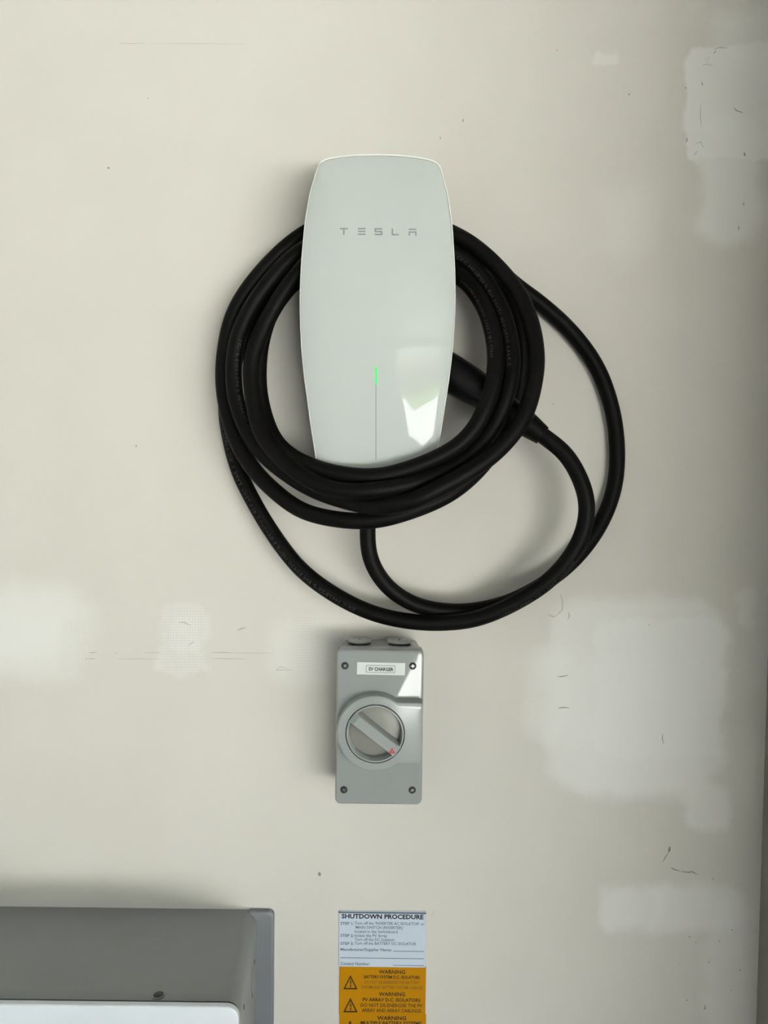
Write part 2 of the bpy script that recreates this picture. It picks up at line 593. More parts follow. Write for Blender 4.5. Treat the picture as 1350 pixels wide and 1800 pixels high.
strokes('pencil_marks', MATS['pencil'], [
    ([(980, 1189), (988, 1189), (998, 1187)], 1.8), ([(981, 1245), (988, 1243.5), (1001, 1244)], 1.8),
    ([(1167, 1291), (1166, 1300), (1169, 1310)], 1.4),
    ([(1180, 1491), (1179, 1497), (1178, 1501)], 4.5), ([(1178, 1501), (1172, 1510), (1167, 1518)], 1.8),
    ([(1182, 1528), (1188, 1532), (1197, 1534)], 2.2), ([(1199, 1535), (1213, 1537), (1220, 1536), (1228, 1541)], 2.0),
    ([(561, 1533), (561.5, 1536), (562, 1540)], 6.0),
    ([(1236, 140), (1237.5, 144), (1238, 147)], 1.8), seg(1312, 352, 1310, 359), seg(1303, 394, 1302, 402),
    seg(1312.5, 264, 1313.5, 271, 2.6), ([(1294, 185), (1298, 190), (1310, 194)], 1.6), seg(1105.5, 164, 1106, 168, 2.2),
    seg(1207, 150, 1208.5, 152, 2.4), seg(1211, 239, 1209, 247, 1.8), seg(1262, 84, 1258, 90, 1.4),
    ([(189, 294), (191, 295.5), (193, 296)], 3.2), seg(814, 209, 813.5, 215, 2.2), seg(774, 240, 774, 245, 1.4), seg(240, 782, 239, 786, 1.8),
    ([(1242, 1772), (1243, 1778), (1240, 1781)], 2.0), seg(1210, 1762, 1210.5, 1764, 2.4), seg(1226, 1660, 1227, 1662, 2.2),
    seg(1214, 1649, 1215, 1653, 1.6), seg(1291, 1639, 1292, 1641, 2.2), seg(1305, 1710, 1306.5, 1712, 2.4), seg(1249, 1695, 1250, 1698, 1.6),
    seg(1267, 1658, 1269, 1660, 1.6), seg(1197, 1698, 1198, 1699, 1.8), seg(1289, 1746, 1290.5, 1747, 2.2), seg(1255.5, 1548, 1257, 1549.5, 2.2),
    seg(1141, 1098, 1142, 1099, 2.4), seg(260, 172, 261, 174, 1.6), seg(978, 88, 980, 89, 2.0), seg(970, 711, 974, 710, 1.2)])
strokes('pale_pencil_lines', MATS['pale_pencil'], [
    ([(156, 1147), (163, 1147), (171, 1147)], 1.8), ([(150, 1158), (160, 1157.6), (168, 1158)], 1.6), seg(202, 1148, 205, 1148, 2.4),
    ([(206, 1158), (240, 1158), (282, 1158.5)], 1.1), ([(252, 1147.5), (268, 1147), (282, 1147)], 1.1),
    ([(372, 1147), (390, 1147), (410, 1147.5)], 1.9), ([(370, 1157), (400, 1158), (432, 1158)], 1.3), ([(412, 1147.5), (440, 1148), (480, 1148)], 0.9),
    ([(485, 1178), (494, 1177.5), (515, 1178)], 1.3), ([(485, 1178), (492, 1172), (504, 1174)], 1.2),
    ([(210, 76), (232, 77), (256, 76)], 1.2), ([(262, 77), (350, 77), (430, 77.5)], 0.8),
    ([(314, 1094), (324, 1094), (336, 1100)], 1.8), ([(330, 1136), (336, 1131), (342, 1127)], 1.5),
    ([(418, 1108), (424, 1105), (432, 1103)], 3.2), ([(764, 1600), (761, 1606), (758, 1612)], 1.0),
    ([(1238, 110), (1246, 109), (1256, 111)], 1.2), ([(1235, 178), (1234, 200), (1236, 220)], 1.3), ([(1226, 250), (1234, 246), (1240, 256)], 1.6),
    ([(1230, 262), (1226, 266), (1222, 270)], 1.4), ([(1240, 100), (1250, 96), (1244, 106)], 1.2),
    ([(1258, 82), (1268, 79), (1282, 80)], 1.4)])
strokes('brown_smears', MATS['brown_smear'], [
    ([(985, 1044), (989, 1058), (988, 1072), (978, 1082)], 2.4), ([(964, 1080), (972, 1084), (978, 1082)], 3.0), ([(999, 1076), (1001, 1082), (998, 1090)], 3.0)])

# ------------------------------------------------------------------ wall-mounted car charger
def rim_depth(py):
    return np.interp(py, [260, 320, 380, 440, 500, 560, 620, 680, 740, 800, 870], [0.0735, 0.0772, 0.0803, 0.0825, 0.0838, 0.0840, 0.0832, 0.0813, 0.0785, 0.0748, 0.0700])


half = [(0, 270.5), (25, 271), (50, 272.6), (75, 275.8), (90, 279), (99, 283), (105, 289), (108.5, 297), (112.5, 312), (119.5, 338), (127.6, 387),
        (132, 436), (135, 484), (135.9, 530), (135.5, 558), (132.5, 613), (127.5, 662), (120.8, 711), (113.7, 760), (106.5, 804), (103.5, 822), (99, 836),
        (92, 845), (80, 850), (60, 853), (30, 855), (0, 855.5)]
CX = float(0.5 * (P(528, 545, 0.083)[0] + P(799, 545, 0.083)[0]))
hp = []
for hx, py in half:
    d = float(rim_depth(py))
    hp.append((hx / (F / (CAM_D - d)), float(P(663, py, d)[2])))
hp = np.array(hp)
# smooth half outline by arclength
dd = np.r_[0, np.cumsum(np.linalg.norm(np.diff(hp, axis=0), axis=1))]
ss = np.linspace(0, dd[-1], 90)
sp = spline([(a, 0, b) for a, b in hp], 0.002)
dsp = np.r_[0, np.cumsum(np.linalg.norm(np.diff(sp, axis=0), axis=1))]
ss = np.linspace(0, dsp[-1], 96)
hx = np.interp(ss, dsp, sp[:, 0])
hz = np.interp(ss, dsp, sp[:, 2])
hx[0] = hx[-1] = 0
OUT = np.array([(CX + a, b) for a, b in zip(hx, hz)] + [(CX - a, b) for a, b in zip(hx[-2:0:-1], hz[-2:0:-1])])
ZTOP, ZBOT = OUT[:, 1].max(), OUT[:, 1].min()
ZC = 0.5 * (ZTOP + ZBOT)
CEN = np.array([CX, ZC])
py_ref = np.linspace(255, 900, 200)
z_ref = np.array([P(663, q, float(rim_depth(q)))[2] for q in py_ref])


def R_of_z(z):
    q = np.interp(-z, -z_ref, py_ref)
    # smooth (quadratic-like) rim profile
    return float(np.mean([rim_depth(q + k) for k in range(-60, 61, 10)]))


ang_out = np.arctan2(OUT[:, 1] - ZC, OUT[:, 0] - CX)
rad_out = np.hypot(OUT[:, 1] - ZC, OUT[:, 0] - CX)
order = np.argsort(ang_out)
ANG, RAD = ang_out[order], rad_out[order]


def face_depth(x, z):
    a = math.atan2(z - ZC, x - CX)
    r = np.interp(a, ANG, RAD, period=2 * math.pi)
    s = min(1.0, math.hypot(x - CX, z - ZC) / r)
    return R_of_z(z) + bulge(s)


def bulge(s):
    return 0.0125 * (1 - s ** 3.0)


charger = empty('ev_charger', (CX, 0, ZBOT))
tag(charger, 'glossy white wall-mounted car charger with rounded face and green status light', 'charger')
# glass face
svals = [1 - 0.0, 0.99, 0.97, 0.94, 0.9, 0.85, 0.78, 0.7, 0.6, 0.5, 0.4, 0.3, 0.2, 0.1, 0.04]
FACE_IN = 0.985
rings = []
for s in svals:
    s2 = s * FACE_IN
    ring = []
    for x, z in OUT:
        xx, zz = CX + (x - CX) * s2, ZC + (z - ZC) * s2
        ring.append((xx, -(R_of_z(zz) + bulge(s2)), zz))
    rings.append(ring)
V, Fc = loft(rings, cap0=False, cap1=True)
mesh_obj('face_panel', V, Fc, MATS['white_glass'], charger, smooth=180)
# bright rounded rim
rings = []
for s, dy in ((0.9855, 0.0008), (0.990, 0.0012), (0.996, 0.0008), (1.0, -0.0004), (1.001, -0.0022), (0.998, -0.0042), (0.985, -0.0055), (0.96, -0.0060)):
    rings.append([(CX + (x - CX) * s, -(R_of_z(ZC + (z - ZC) * s) + bulge(min(s, 1.0)) + dy), ZC + (z - ZC) * s) for x, z in OUT])
V, Fc = loft(rings, cap0=False, cap1=False)
mesh_obj('rim', V, Fc, MATS['rim_plastic'], charger, smooth=180)
# grey back shell behind the rim
rings = []
for s, dy in ((0.992, -0.0040), (0.994, -0.0060), (0.975, -0.0090), (0.90, -0.0110), (0.75, -0.0125)):
    rings.append([(CX + (x - CX) * s, -(R_of_z(z) + dy), ZC + (z - ZC) * s) for x, z in OUT])
V, Fc = loft(rings, cap0=False, cap1=True)
mesh_obj('back_shell', V, Fc, MATS['shell_plastic'], charger, smooth=60)
# inner body that the cable hangs on
bz1, bz0 = float(P(663, 478, 0.04)[2]), float(P(663, 846, 0.04)[2])
rings = []
for y, g in ((0.0, 0.0), (-0.012, -0.002), (-0.05, -0.004), (-0.072, -0.004)):
    rings.append(at(rr(CX - 0.046 - g, CX + 0.046 + g, bz0 - g, bz1 + g, 0.018), y))
V, Fc = loft(rings)
mesh_obj('body', V, Fc, MATS['shell_plastic'], charger, smooth=50)
# cable gland under the body
g0 = P(650, 868, 0.045)
V, Fc, _ = sweep([(g0[0], -0.045, bz0 + 0.004), (g0[0], -0.045, bz0 - 0.010), (g0[0], -0.045, bz0 - 0.016)], [0.0125, 0.0125, 0.0105], 24)
mesh_obj('cable_gland', V, Fc, MATS['black_plastic'], charger)
# connector holster on the right side of the body
h0, h1 = P(735, 617, 0.036), P(800, 660, 0.042)
V, Fc, _ = sweep([h0, h0 * 0.5 + h1 * 0.5], [0.019, 0.021], 28)
mesh_obj('holster', V, Fc, MATS['black_plastic'], charger)


def face_strip(name, polys, material, lift, parent=charger):
    """flat print following the face: polys are pixel rectangles (x0, y0, x1, y1) on the face"""
    V, Fc = [], []
    for x0, y0, x1, y1 in polys:
        nx = max(2, int(abs(x1 - x0) / 3) + 1)
        ny = max(2, int(abs(y1 - y0) / 3) + 1)
        b = len(V)
        for j in range(ny + 1):
            for i in range(nx + 1):
                px, py = x0 + (x1 - x0) * i / nx, y0 + (y1 - y0) * j / ny
                d = 0.095
                for _ in range(4):
                    q = P(px, py, d)
                    d = face_depth(q[0], q[2])
                q = P(px, py, d)
                V.append((q[0], -(d + lift), q[2]))
        for j in range(ny):
            for i in range(nx):
                a = b + j * (nx + 1) + i
                Fc.append((a, a + 1, a + nx + 2, a + nx + 1))
    return mesh_obj(name, V, Fc, material, parent, smooth=180)


LT = 2.2
ly = 401.0
for nm, polys in (
    ('logo_letter', [(597.5, ly, 611.5, ly + LT), (603.3, ly + LT, 605.7, ly + 12)]),
    ('logo_letter', [(629, ly, 642.5, ly + LT), (629, ly + 4.8, 642.5, ly + 7), (629, ly + 9.8, 642.5, ly + 12)]),
    ('logo_letter', [(658.5, ly + .4, 672, ly + LT + .4), (658.5, ly + LT + .4, 660.7, ly + 5.2), (658.5, ly + 5.2, 672, ly + 7.4), (669.8, ly + 7.4, 672, ly + 10.2), (658.5, ly + 10.2, 672, ly + 12.4)]),
    ('logo_letter', [(688.5, ly + .7, 690.8, ly + 12.8), (690.8, ly + 10.6, 701, ly + 12.8)]),
    ('logo_letter', [(718.5, ly + 1.2, 732, ly + 3.4), (718.5, ly + 6, 732, ly + 8.2), (718.5, ly + 8.2, 720.7, ly + 13.6), (729.8, ly + 8.2, 732, ly + 13.6)]),
):
    face_strip(nm, polys, MATS['logo_grey'], 0.00025)
face_strip('status_light', [(659.7, 644.5, 662.8, 675.5)], MATS['green_led'], 0.0004)
face_strip('centre_groove', [(660.0, 675.5, 661.6, 808)], MATS['groove_grey'], 0.0003)

# ------------------------------------------------------------------ charging cable with its connector
mmd = 0.001
WAY = [
    # from the gland, down and out to the right, up the wall
    (650, 862, 45), (648, 900, 48), (646, 940, 48), (652, 985, 46), (680, 1030, 42), (728, 1062, 37), (800, 1075, 33), (880, 1063, 30), (950, 1030, 25),
    (1010, 983, 19), (1055, 922, 13), (1079, 860, 10.5), (1085, 795, 10), (1076, 720, 10), (1049, 645, 10), (1004, 583, 10.5), (952, 535, 13), (905, 500, 15),
    (850, 452, 14), (780, 412, 13), (660, 385, 13), (600, 388, 17),
    # outer rear turn
    (541, 407, 27), (466, 471, 31), (411, 551, 33), (392.5, 643, 34), (396, 705, 38), (415, 772, 46), (444, 823, 54), (487, 867, 64), (532, 898, 72),
    (600, 914, 80), (660, 914.5, 82), (726, 897, 82), (794, 866, 76), (850, 816, 60), (893, 750, 38), (913, 680, 31), (917, 615, 32), (903, 558, 33), (872, 508, 33), (820, 462, 30), (760, 435, 28),
    (660, 415, 29), (600, 421, 37),
    # second turn, coming to the front on the right
    (535, 437, 44), (469, 501, 48), (423, 578, 52), (410.5, 643, 54), (417, 712, 58), (453, 787, 66), (510, 837, 74), (556, 863, 84), (605, 880, 93), (640, 888, 98),
    (682, 890, 110), (735, 877, 118), (762, 863.5, 118), (817, 834, 114), (866, 800, 108), (909, 753, 101), (928, 716, 96), (941, 660, 88), (943, 622, 82), (932, 562, 72), (903, 503, 62), (839, 437, 53), (788, 407, 49),
    (720, 385, 46), (660, 381, 47), (600, 404, 54),
    # third turn, in front on the left
    (530, 474, 57), (488, 530, 58), (457, 590, 61), (443, 630, 64), (441.5, 660, 66), (446, 708, 71), (452, 742, 76), (463, 768, 80), (481, 793, 86), (508, 819, 94),
    (560, 852, 105), (605, 864, 109), (640, 864, 111), (682, 859, 110), (714, 853, 106), (763, 836, 97), (812, 810, 90), (850, 776, 86), (868, 750, 84), (885, 712, 82), (897, 670, 79), (900.5, 630, 73), (893, 578, 63), (872, 524, 53), (838, 474, 47), (802, 446, 46),
    (740, 434, 48), (660, 440, 47), (590, 460, 43),
    # inner turn
    (512, 500, 40), (498, 518, 40), (477, 547, 41), (460, 598, 43), (454.5, 647, 46), (456, 690, 50), (464, 728, 55), (480, 769, 64), (505, 797, 76), (546, 819, 88), (595, 833, 95),
    (660, 838, 97), (711, 827, 97), (776, 801, 96), (812, 778, 95), (838, 748, 94), (853, 718, 92), (864, 690, 89), (871, 640, 82), (868, 595, 74), (855, 548, 66), (834, 512, 58), (808, 486, 50),
    (750, 462, 36), (660, 450, 27), (600, 452, 18), (540, 458, 13), (484, 496, 11), (440, 566, 10.5), (412, 638, 10.5),
    # the long loop back to the connector
    (397, 702, 11), (402, 760, 13), (420, 829, 17), (441, 873, 20), (475, 931, 24), (528, 1000, 30), (594, 1049, 36), (656, 1078, 40), (718, 1092, 44), (780, 1095, 48), (840, 1087, 52),
    (912, 1056, 58), (972, 1014, 64), (1017, 955, 70), (1032, 899, 74), (1025, 855, 74), (994, 798, 71), (957, 768, 67), (940, 755, 65)]
way3 = [P(x, y, d * mmd) for x, y, d in WAY]
PATH = spline(way3, 0.003, smooth=14)
R_CABLE = 0.0087
cable = empty('charging_cable', (CX, 0, float(PATH[:, 2].min())))
tag(cable, 'thick black charging cable coiled around the white charger, with its plug handle', 'cable')
V, Fc, frames = sweep(PATH, [R_CABLE] * len(PATH), 26)
mesh_obj('cable', V, Fc, MATS['black_rubber'], cable, smooth=180)
# connector handle and strain relief
A, B, C = P(770, 645, 0.040), P(905, 731, 0.060), P(954, 766, 0.067)
hpath = spline([A, P(800, 661, 0.043), P(840, 685, 0.049), P(880, 714, 0.056), B, P(930, 749, 0.064)], 0.002)
tt = np.linspace(0, 1, len(hpath))
hr = np.interp(tt, [0, 0.15, 0.35, 0.6, 0.85, 1], [0.0215, 0.0208, 0.0195, 0.0165, 0.0145, 0.0135])
V, Fc, _ = sweep(hpath, hr, 32)
mesh_obj('connector_handle', V, Fc, MATS['black_plastic'], cable, smooth=60)
bpath = spline([P(921, 742, 0.0625), P(935, 752, 0.0645), C], 0.0015)
V, Fc, _ = sweep(bpath, np.linspace(0.0142, 0.0104, len(bpath)), 32)
mesh_obj('strain_relief', V, Fc, MATS['black_rubber'], cable, smooth=50)


def cable_print(s, px_a, px_b, theta, hgt):
    """lettering running along the cable between the path points nearest to two pixels"""
    dist = np.r_[0, np.cumsum(np.linalg.norm(np.diff(PATH, axis=0), axis=1))]
    n0 = len(PATH) // 2

    def near(q):
        best = None
        for i in range(len(PATH)):
            p = PATH[i]
            v = p - C0
            px = IW / 2 + F * v.dot(rt) / v.dot(fwd)
            py = IH / 2 - F * v.dot(up) / v.dot(fwd)
            e = (px - q[0]) ** 2 + (py - q[1]) ** 2 + (1.6 * (-1000 * p[1] - q[2])) ** 2
            if best is None or e < best[0]:
                best = (e, i)
        return dist[best[1]]
    sa, sb = near(px_a), near(px_b)
    v, f = text_mesh(s, 0.0, res=1)
    lo, hi = v.min(0), v.max(0)
    L = abs(sb - sa)
    sg = 1 if sb > sa else -1
    pos = np.array([fr[0] for fr in frames])
    nn = np.array([fr[2] for fr in frames])
    bb = np.array([fr[3] for fr in frames])
    V = []
    for x, y, _ in v:
        t = sa + sg * (x - lo[0]) / (hi[0] - lo[0]) * L
        th = theta + sg * ((y - 0.35) * hgt / 0.7) / R_CABLE
        p = [np.interp(t, dist, pos[:, k]) for k in range(3)]
        nv = np.array([np.interp(t, dist, nn[:, k]) for k in range(3)])
        bv = np.array([np.interp(t, dist, bb[:, k]) for k in range(3)])
        V.append(np.array(p) + (R_CABLE + 0.00015) * (math.cos(th) * nv + math.sin(th) * bv))
    return mesh_obj('cable_lettering', V, f, MATS['cable_ink'], cable, smooth=None)


cable_print('EKC H07BZ5-F EN 50620 HD-F 5G6+2x0.5 450/750V TYPE 2 IEC 62893 20', (628, 1068, 38), (392, 745, 13), 0.35, 0.0042)
cable_print('450/750V TYPE 2 IEC 62893 1169911', (1010, 985, 67), (878, 1075, 55), 0.55, 0.0040)
cable_print('EKC H07BZ5-F EN 50620 450/750V TYPE 2', (806, 450, 46), (900, 648, 76), -0.55, 0.0036)
cable_print('5G6+2x0.5 450/750V TYPE 2 IEC 62893', (816, 497, 52), (869, 632, 81), -0.6, 0.0034)
cable_print('HD-F 5G6+2x0.5 450/750V TYPE', (421, 602, 53), (447, 778, 65), -0.6, 0.0036)

# ------------------------------------------------------------------ isolator switch
DF = 0.063                                # front of the cover above the wall
iso_c = P(665.5, 1278, DF)
i0, i1 = P(590, 1278, DF)[0], P(743.5, 1278, DF)[0]
iz1, iz0 = P(667, 1142, DF)[2], P(664, 1415, DF)[2]
iso = empty('isolator_switch', ((i0 + i1) / 2, 0, iz0))
tag(iso, 'grey plastic rotary isolator switch box mounted below the coiled cable', 'switch')
PXI = F / (CAM_D - DF)                    # pixels per metre on the cover
rings = [at(rr(i0 + 0.004, i1 - 0.004, iz0 + 0.003, iz1 - 0.002, 0.006), 0.0),
         at(rr(i0 + 0.0015, i1 - 0.0015, iz0 + 0.001, iz1 - 0.001, 0.006), -0.040),
         at(rr(i0 + 0.0015, i1 - 0.0015, iz0 + 0.001, iz1 - 0.001, 0.006), -0.042)]
V, Fc = loft(rings)
mesh_obj('enclosure', V, Fc, MATS['grey_plastic'], iso)

ICX, ICZ, IHW, IHH = (i0 + i1) / 2, (iz0 + iz1) / 2, (i1 - i0) / 2, (iz1 - iz0) / 2


def dome(x, z):
    """the moulded cover bulges a little"""
    u, v = (x - ICX) / IHW, (z - ICZ) / IHH
    return 0.0022 * max(0.0, 1 - u * u) * max(0.0, 1 - v * v)


def doming(o):
    for v in o.data.vertices:
        v.co.y -= dome(v.co.x, v.co.z)
    return o


rings = [at(rr(i0, i1, iz0, iz1, 0.006), -0.042)]
for k in range(7):
    a = math.pi / 2 * k / 6
    i = 0.0035 * (1 - math.cos(a))
    rings.append(at(rr(i0 + i, i1 - i, iz0 + i, iz1 - i, max(0.006 - i, 1e-4)), -DF + 0.0035 * (1 - math.sin(a))))
for sc_ in (0.94, 0.86, 0.76, 0.64, 0.5, 0.35, 0.2, 0.08):
    rings.append([(ICX + (x - ICX) * sc_, y, ICZ + (z - ICZ) * sc_) for x, y, z in rings[7]])
V, Fc = loft(rings)
cover = mesh_obj('cover', V, Fc, MATS['grey_plastic'], iso, smooth=60)
for v in cover.data.vertices:
    if v.co.y < -DF + 0.0005:
        v.co.y -= dome(v.co.x, v.co.z)

# raised D-shaped dial housing
DH = 0.014
dy = -(DF + DH)
dcx, dcz = [P(659.5, 1289, DF + DH)[k] for k in (0, 2)]
SP = F / (CAM_D - DF - DH)
rD = 68 / SP
xr = P(742, 1289, DF + DH)[0]
zt, zb = P(720, 1235, DF + DH)[2], P(720, 1343, DF + DH)[2]
ND = 96


def d_outline(grow=0.0):
    """union of a circle and a rounded block to its right, sampled by angle round the dial centre"""
    out = []
    rc = 0.004
    for k in range(ND):
        a = 2 * math.pi * k / ND
        ca, sa = math.cos(a), math.sin(a)
        r = rD + grow
        if ca > 0:
            cand = []
            X = xr + grow - dcx
            t = X / ca
            z = t * sa
            top, bot = zt + grow - dcz, zb - grow - dcz
            if z > top:
                t = top / sa
            elif z < bot:
                t = bot / sa
            # soften the block's corners
            x, zz = t * ca, t * sa
            lim = (zz - (top - rc)) if zz > 0 else ((bot + rc) - zz)
            ex = x - (X - rc)
            if lim > 0 and ex > 0:
                hyp = math.hypot(lim, ex)
                if hyp > rc:
                    t *= 1 - (hyp - rc) / t * 0.7
            r = max(r, t)
        out.append((dcx + r * ca, dcz + r * sa))
    return out


rG = 52 / SP
rI = 48 / SP
rings = [at(d_outline(0.0012), -DF + 0.002), at(d_outline(0.0), dy + 0.0022), at(d_outline(-0.0006), dy + 0.0008), at(d_outline(-0.0022), dy),
         at([(dcx + (rG + 0.0006) * math.cos(2 * math.pi * k / ND), dcz + (rG + 0.0006) * math.sin(2 * math.pi * k / ND)) for k in range(ND)], dy),
         at([(dcx + (rG + 0.0006) * math.cos(2 * math.pi * k / ND), dcz + (rG + 0.0006) * math.sin(2 * math.pi * k / ND)) for k in range(ND)], dy + 0.0022)]
ra_, rb_ = rings[3], rings[4]
rings = rings[:4] + [[tuple(p * (1 - t) + q * t for p, q in zip(pa, pb)) for pa, pb in zip(ra_, rb_)] for t in (0.25, 0.5, 0.75)] + rings[4:]
V, Fc = loft(rings, cap0=False, cap1=False)
doming(mesh_obj('dial_housing', V, Fc, MATS['grey_dial'], iso, smooth=30))
# turning ring with its recess
FLOORD = 0.0105
rings = [at(circle(dcx, dcz, rG - 0.0004, 72), dy + 0.0020), at(circle(dcx, dcz, rG - 0.0004, 72), dy - 0.0006), at(circle(dcx, dcz, rG - 0.0010, 72), dy - 0.0012),
         at(circle(dcx, dcz, rI + 0.0004, 72), dy - 0.0012), at(circle(dcx, dcz, rI, 72), dy - 0.0006), at(circle(dcx, dcz, rI - 0.0012, 72), dy + FLOORD)]
V, Fc = loft(rings, cap0=False, cap1=False)
dial = mesh_obj('dial_ring', V, Fc, MATS['grey_dial'], iso, smooth=30)
rings = [at(circle(dcx, dcz, rI - 0.0011, 72), dy + FLOORD), at(circle(dcx, dcz, rI - 0.0035, 72), dy + FLOORD - 0.0005), at(circle(dcx, dcz, rI * 0.5, 72), dy + FLOORD - 0.0012)]
V, Fc = loft(rings, cap0=False, cap1=True)
mesh_obj('dial_recess', V, Fc, MATS['dial_floor'], iso, smooth=30)
# grip bar, turned to about half past four
ba = math.atan2(-(1325.5 - 1259.5), 86)
ux, uz = math.cos(ba), math.sin(ba)
vx, vz = -uz, ux


def bar_ring(hl, hw, y, off=0.0):
    return [(dcx + sx * hl * ux + (sy * hw + off) * vx, y, dcz + sx * hl * uz + (sy * hw + off) * vz) for sx, sy in ((1, 1), (-1, 1), (-1, -1), (1, -1))]


pxm = 1.0 / SP
rings = [bar_ring(51 * pxm, 12.5 * pxm, dy + FLOORD), bar_ring(51 * pxm, 11.5 * pxm, dy - 0.0008), bar_ring(43 * pxm, 9.6 * pxm, dy - 0.0045), bar_ring(42 * pxm, 9.0 * pxm, dy - 0.005)]
V, Fc = loft(rings)
grip = mesh_obj('grip_bar', V, Fc, MATS['grey_dial'], iso, smooth=20)
tp = P(689.0, 1319.0, DF + DH + 0.005)
tr = 5.4 * pxm
yy = dy - 0.0052
V = [(tp[0], yy, tp[2] + tr * 1.05), (tp[0] - tr, yy, tp[2] - tr * 0.75), (tp[0] + tr, yy, tp[2] - tr * 0.75)]
mesh_obj('red_pointer', V, [(0, 1, 2)], MATS['red_paint'], grip, smooth=None)
V = [(tp[0] + tr * .05, yy - .0001, tp[2] + tr * 0.45), (tp[0] - tr * .14, yy - .0001, tp[2] - tr * 0.5), (tp[0] + tr * .24, yy - .0001, tp[2] - tr * 0.5)]
mesh_obj('pointer_slot', V, [(0, 1, 2)], MATS['grey_dial'], grip, smooth=None)
# four cover screws in dark wells
for sx, sy, ra in ((606.5, 1170, 0.7), (725.5, 1170.5, 0.1), (604.5, 1388, 0.5), (724.5, 1388.5, 0.3)):
    p = P(sx, sy, DF)
    well = [at(circle(p[0], p[2], 0.0040, 24), -DF + 0.0005), at(circle(p[0], p[2], 0.0039, 24), -DF - 0.0002), at(circle(p[0], p[2], 0.0034, 24), -DF - 0.0002)]
    V, Fc = loft(well)
    w = mesh_obj('screw', V, Fc, MATS['screw_hole'], iso)
    head = [at(circle(p[0], p[2], 0.0027, 20), -DF - 0.0002), at(circle(p[0], p[2], 0.0024, 20), -DF - 0.0008), at(circle(p[0], p[2], 0.0012, 20), -DF - 0.0011)]
    V, Fc = loft(head)
    hd = mesh_obj('screw_head', V, Fc, MATS['dark_screw'], w)
    V, Fc = [], []
    for k in range(2):
        a = ra + k * math.pi / 2
        c, s = math.cos(a), math.sin(a)
        b = len(V)
        for l, t in ((-1, -1), (1, -1), (1, 1), (-1, 1)):
            V.append((p[0] + l * 0.0019 * c - t * 0.0004 * s, -DF - 0.00118, p[2] + l * 0.0019 * s + t * 0.0004 * c))
        Fc.append((b, b + 1, b + 2, b + 3))
    mesh_obj('cross_slot', V, Fc, MATS['steel'], w, smooth=None)
# conduit plugs on the top
for cxp in (632, 702):
    c = P(cxp, 1126, 0.028)
    zt0 = iz1 - 0.0015
    rz = 0.0140
    V, Fc = [], []
    rings = []
    for r, z in ((rz - 0.003, zt0), (rz - 0.003, zt0 + 0.0028), (rz, zt0 + 0.0028), (rz, zt0 + 0.0048), (rz - 0.0004, zt0 + 0.0053), (rz - 0.0010, zt0 + 0.0054)):
        rings.append([(c[0] + r * math.cos(2 * math.pi * k / 40), -0.026 + r * math.sin(2 * math.pi * k / 40), z) for k in range(40)])
    V, Fc = loft(rings)
    pl = mesh_obj('conduit_plug', V, Fc, MATS['grey_plastic'], iso, smooth=28)
    V, Fc = loft([[(c[0] + r * math.cos(2 * math.pi * k / 40), -0.026 + r * math.sin(2 * math.pi * k / 40), z) for k in range(40)] for r, z in ((rz - 0.0015, zt0 + 0.0001), (rz - 0.0015, zt0 + 0.0028))])
    mesh_obj('plug_gap_shade', V, Fc, MATS['dark_gap'], pl)  # dark collar painted in for the shaded gap under the plug
    box('plug_slot', (c[0] - 0.0008, -0.0315, zt0 + 0.0052), (c[0] + 0.0008, -0.0245, zt0 + 0.0057), MATS['dark_gap'], pl)
# printed label
tl = math.radians(-0.6)
la, lb = P(627.5, 1175, DF), P(712, 1175, DF)
lz1, lz0 = P(670, 1164.5, DF)[2], P(670, 1186, DF)[2]
lab = plate('label_tape', la[0], lb[0], lz0, lz1, -DF + 0.0001, -DF - 0.0003, 0.0004, 0.0001, MATS['paper_label'], iso, nb=1)
ctr = Vector(((la[0] + lb[0]) / 2, 0, (lz0 + lz1) / 2))
lab.data.transform(Matrix.Translation(ctr) @ Matrix.Rotation(-tl, 4, 'Y') @ Matrix.Translation(-ctr))
text_on_wall('label_text', 'EV CHARGER', 648.5, 691.5, 1176.0, 6.4, -DF - 0.0005, MATS['ink'], lab, bold=0.026, tilt=tl)
fo = rr(P(643.5, 1175, DF)[0], P(694.5, 1175, DF)[0], P(668, 1182, DF)[2], P(668, 1169, DF)[2], 0.0010)
fi = [((x - ctr.x - 0.0004) * 0.968 + ctr.x + 0.0004, (z - ctr.z + 0.0002) * 0.88 + ctr.z - 0.0002) for x, z in fo]
V, Fc = loft([at(fo, -DF - 0.0005), at(fi, -DF - 0.0005)], cap0=False, cap1=False)
bo = mesh_obj('label_border', V, Fc, MATS['soft_ink'], lab, smooth=None)
bo.data.transform(Matrix.Translation(ctr) @ Matrix.Rotation(-tl, 4, 'Y') @ Matrix.Translation(-ctr))

for o in list(bpy.data.objects):
    n = o.name.split('.')[0]
    if n in ('dial_ring', 'dial_recess', 'grip_bar', 'red_pointer', 'pointer_slot', 'label_tape', 'label_text', 'label_border') or (n in ('screw', 'screw_head', 'cross_slot')):
        doming(o)

# ------------------------------------------------------------------ signs
def sign(name, px0, px1, py0, py1, material, label, thick=0.0012):
    a, b = P(px0, py1, thick), P(px1, py0, thick)
    o = plate(name, a[0], b[0], a[2], b[2], 0.0, -thick, 0.0004, 0.0003, material, None, nb=1)
    tag(o, label, 'sign', 'safety signs stuck on the wall')
    return o, -thick - 0.0002


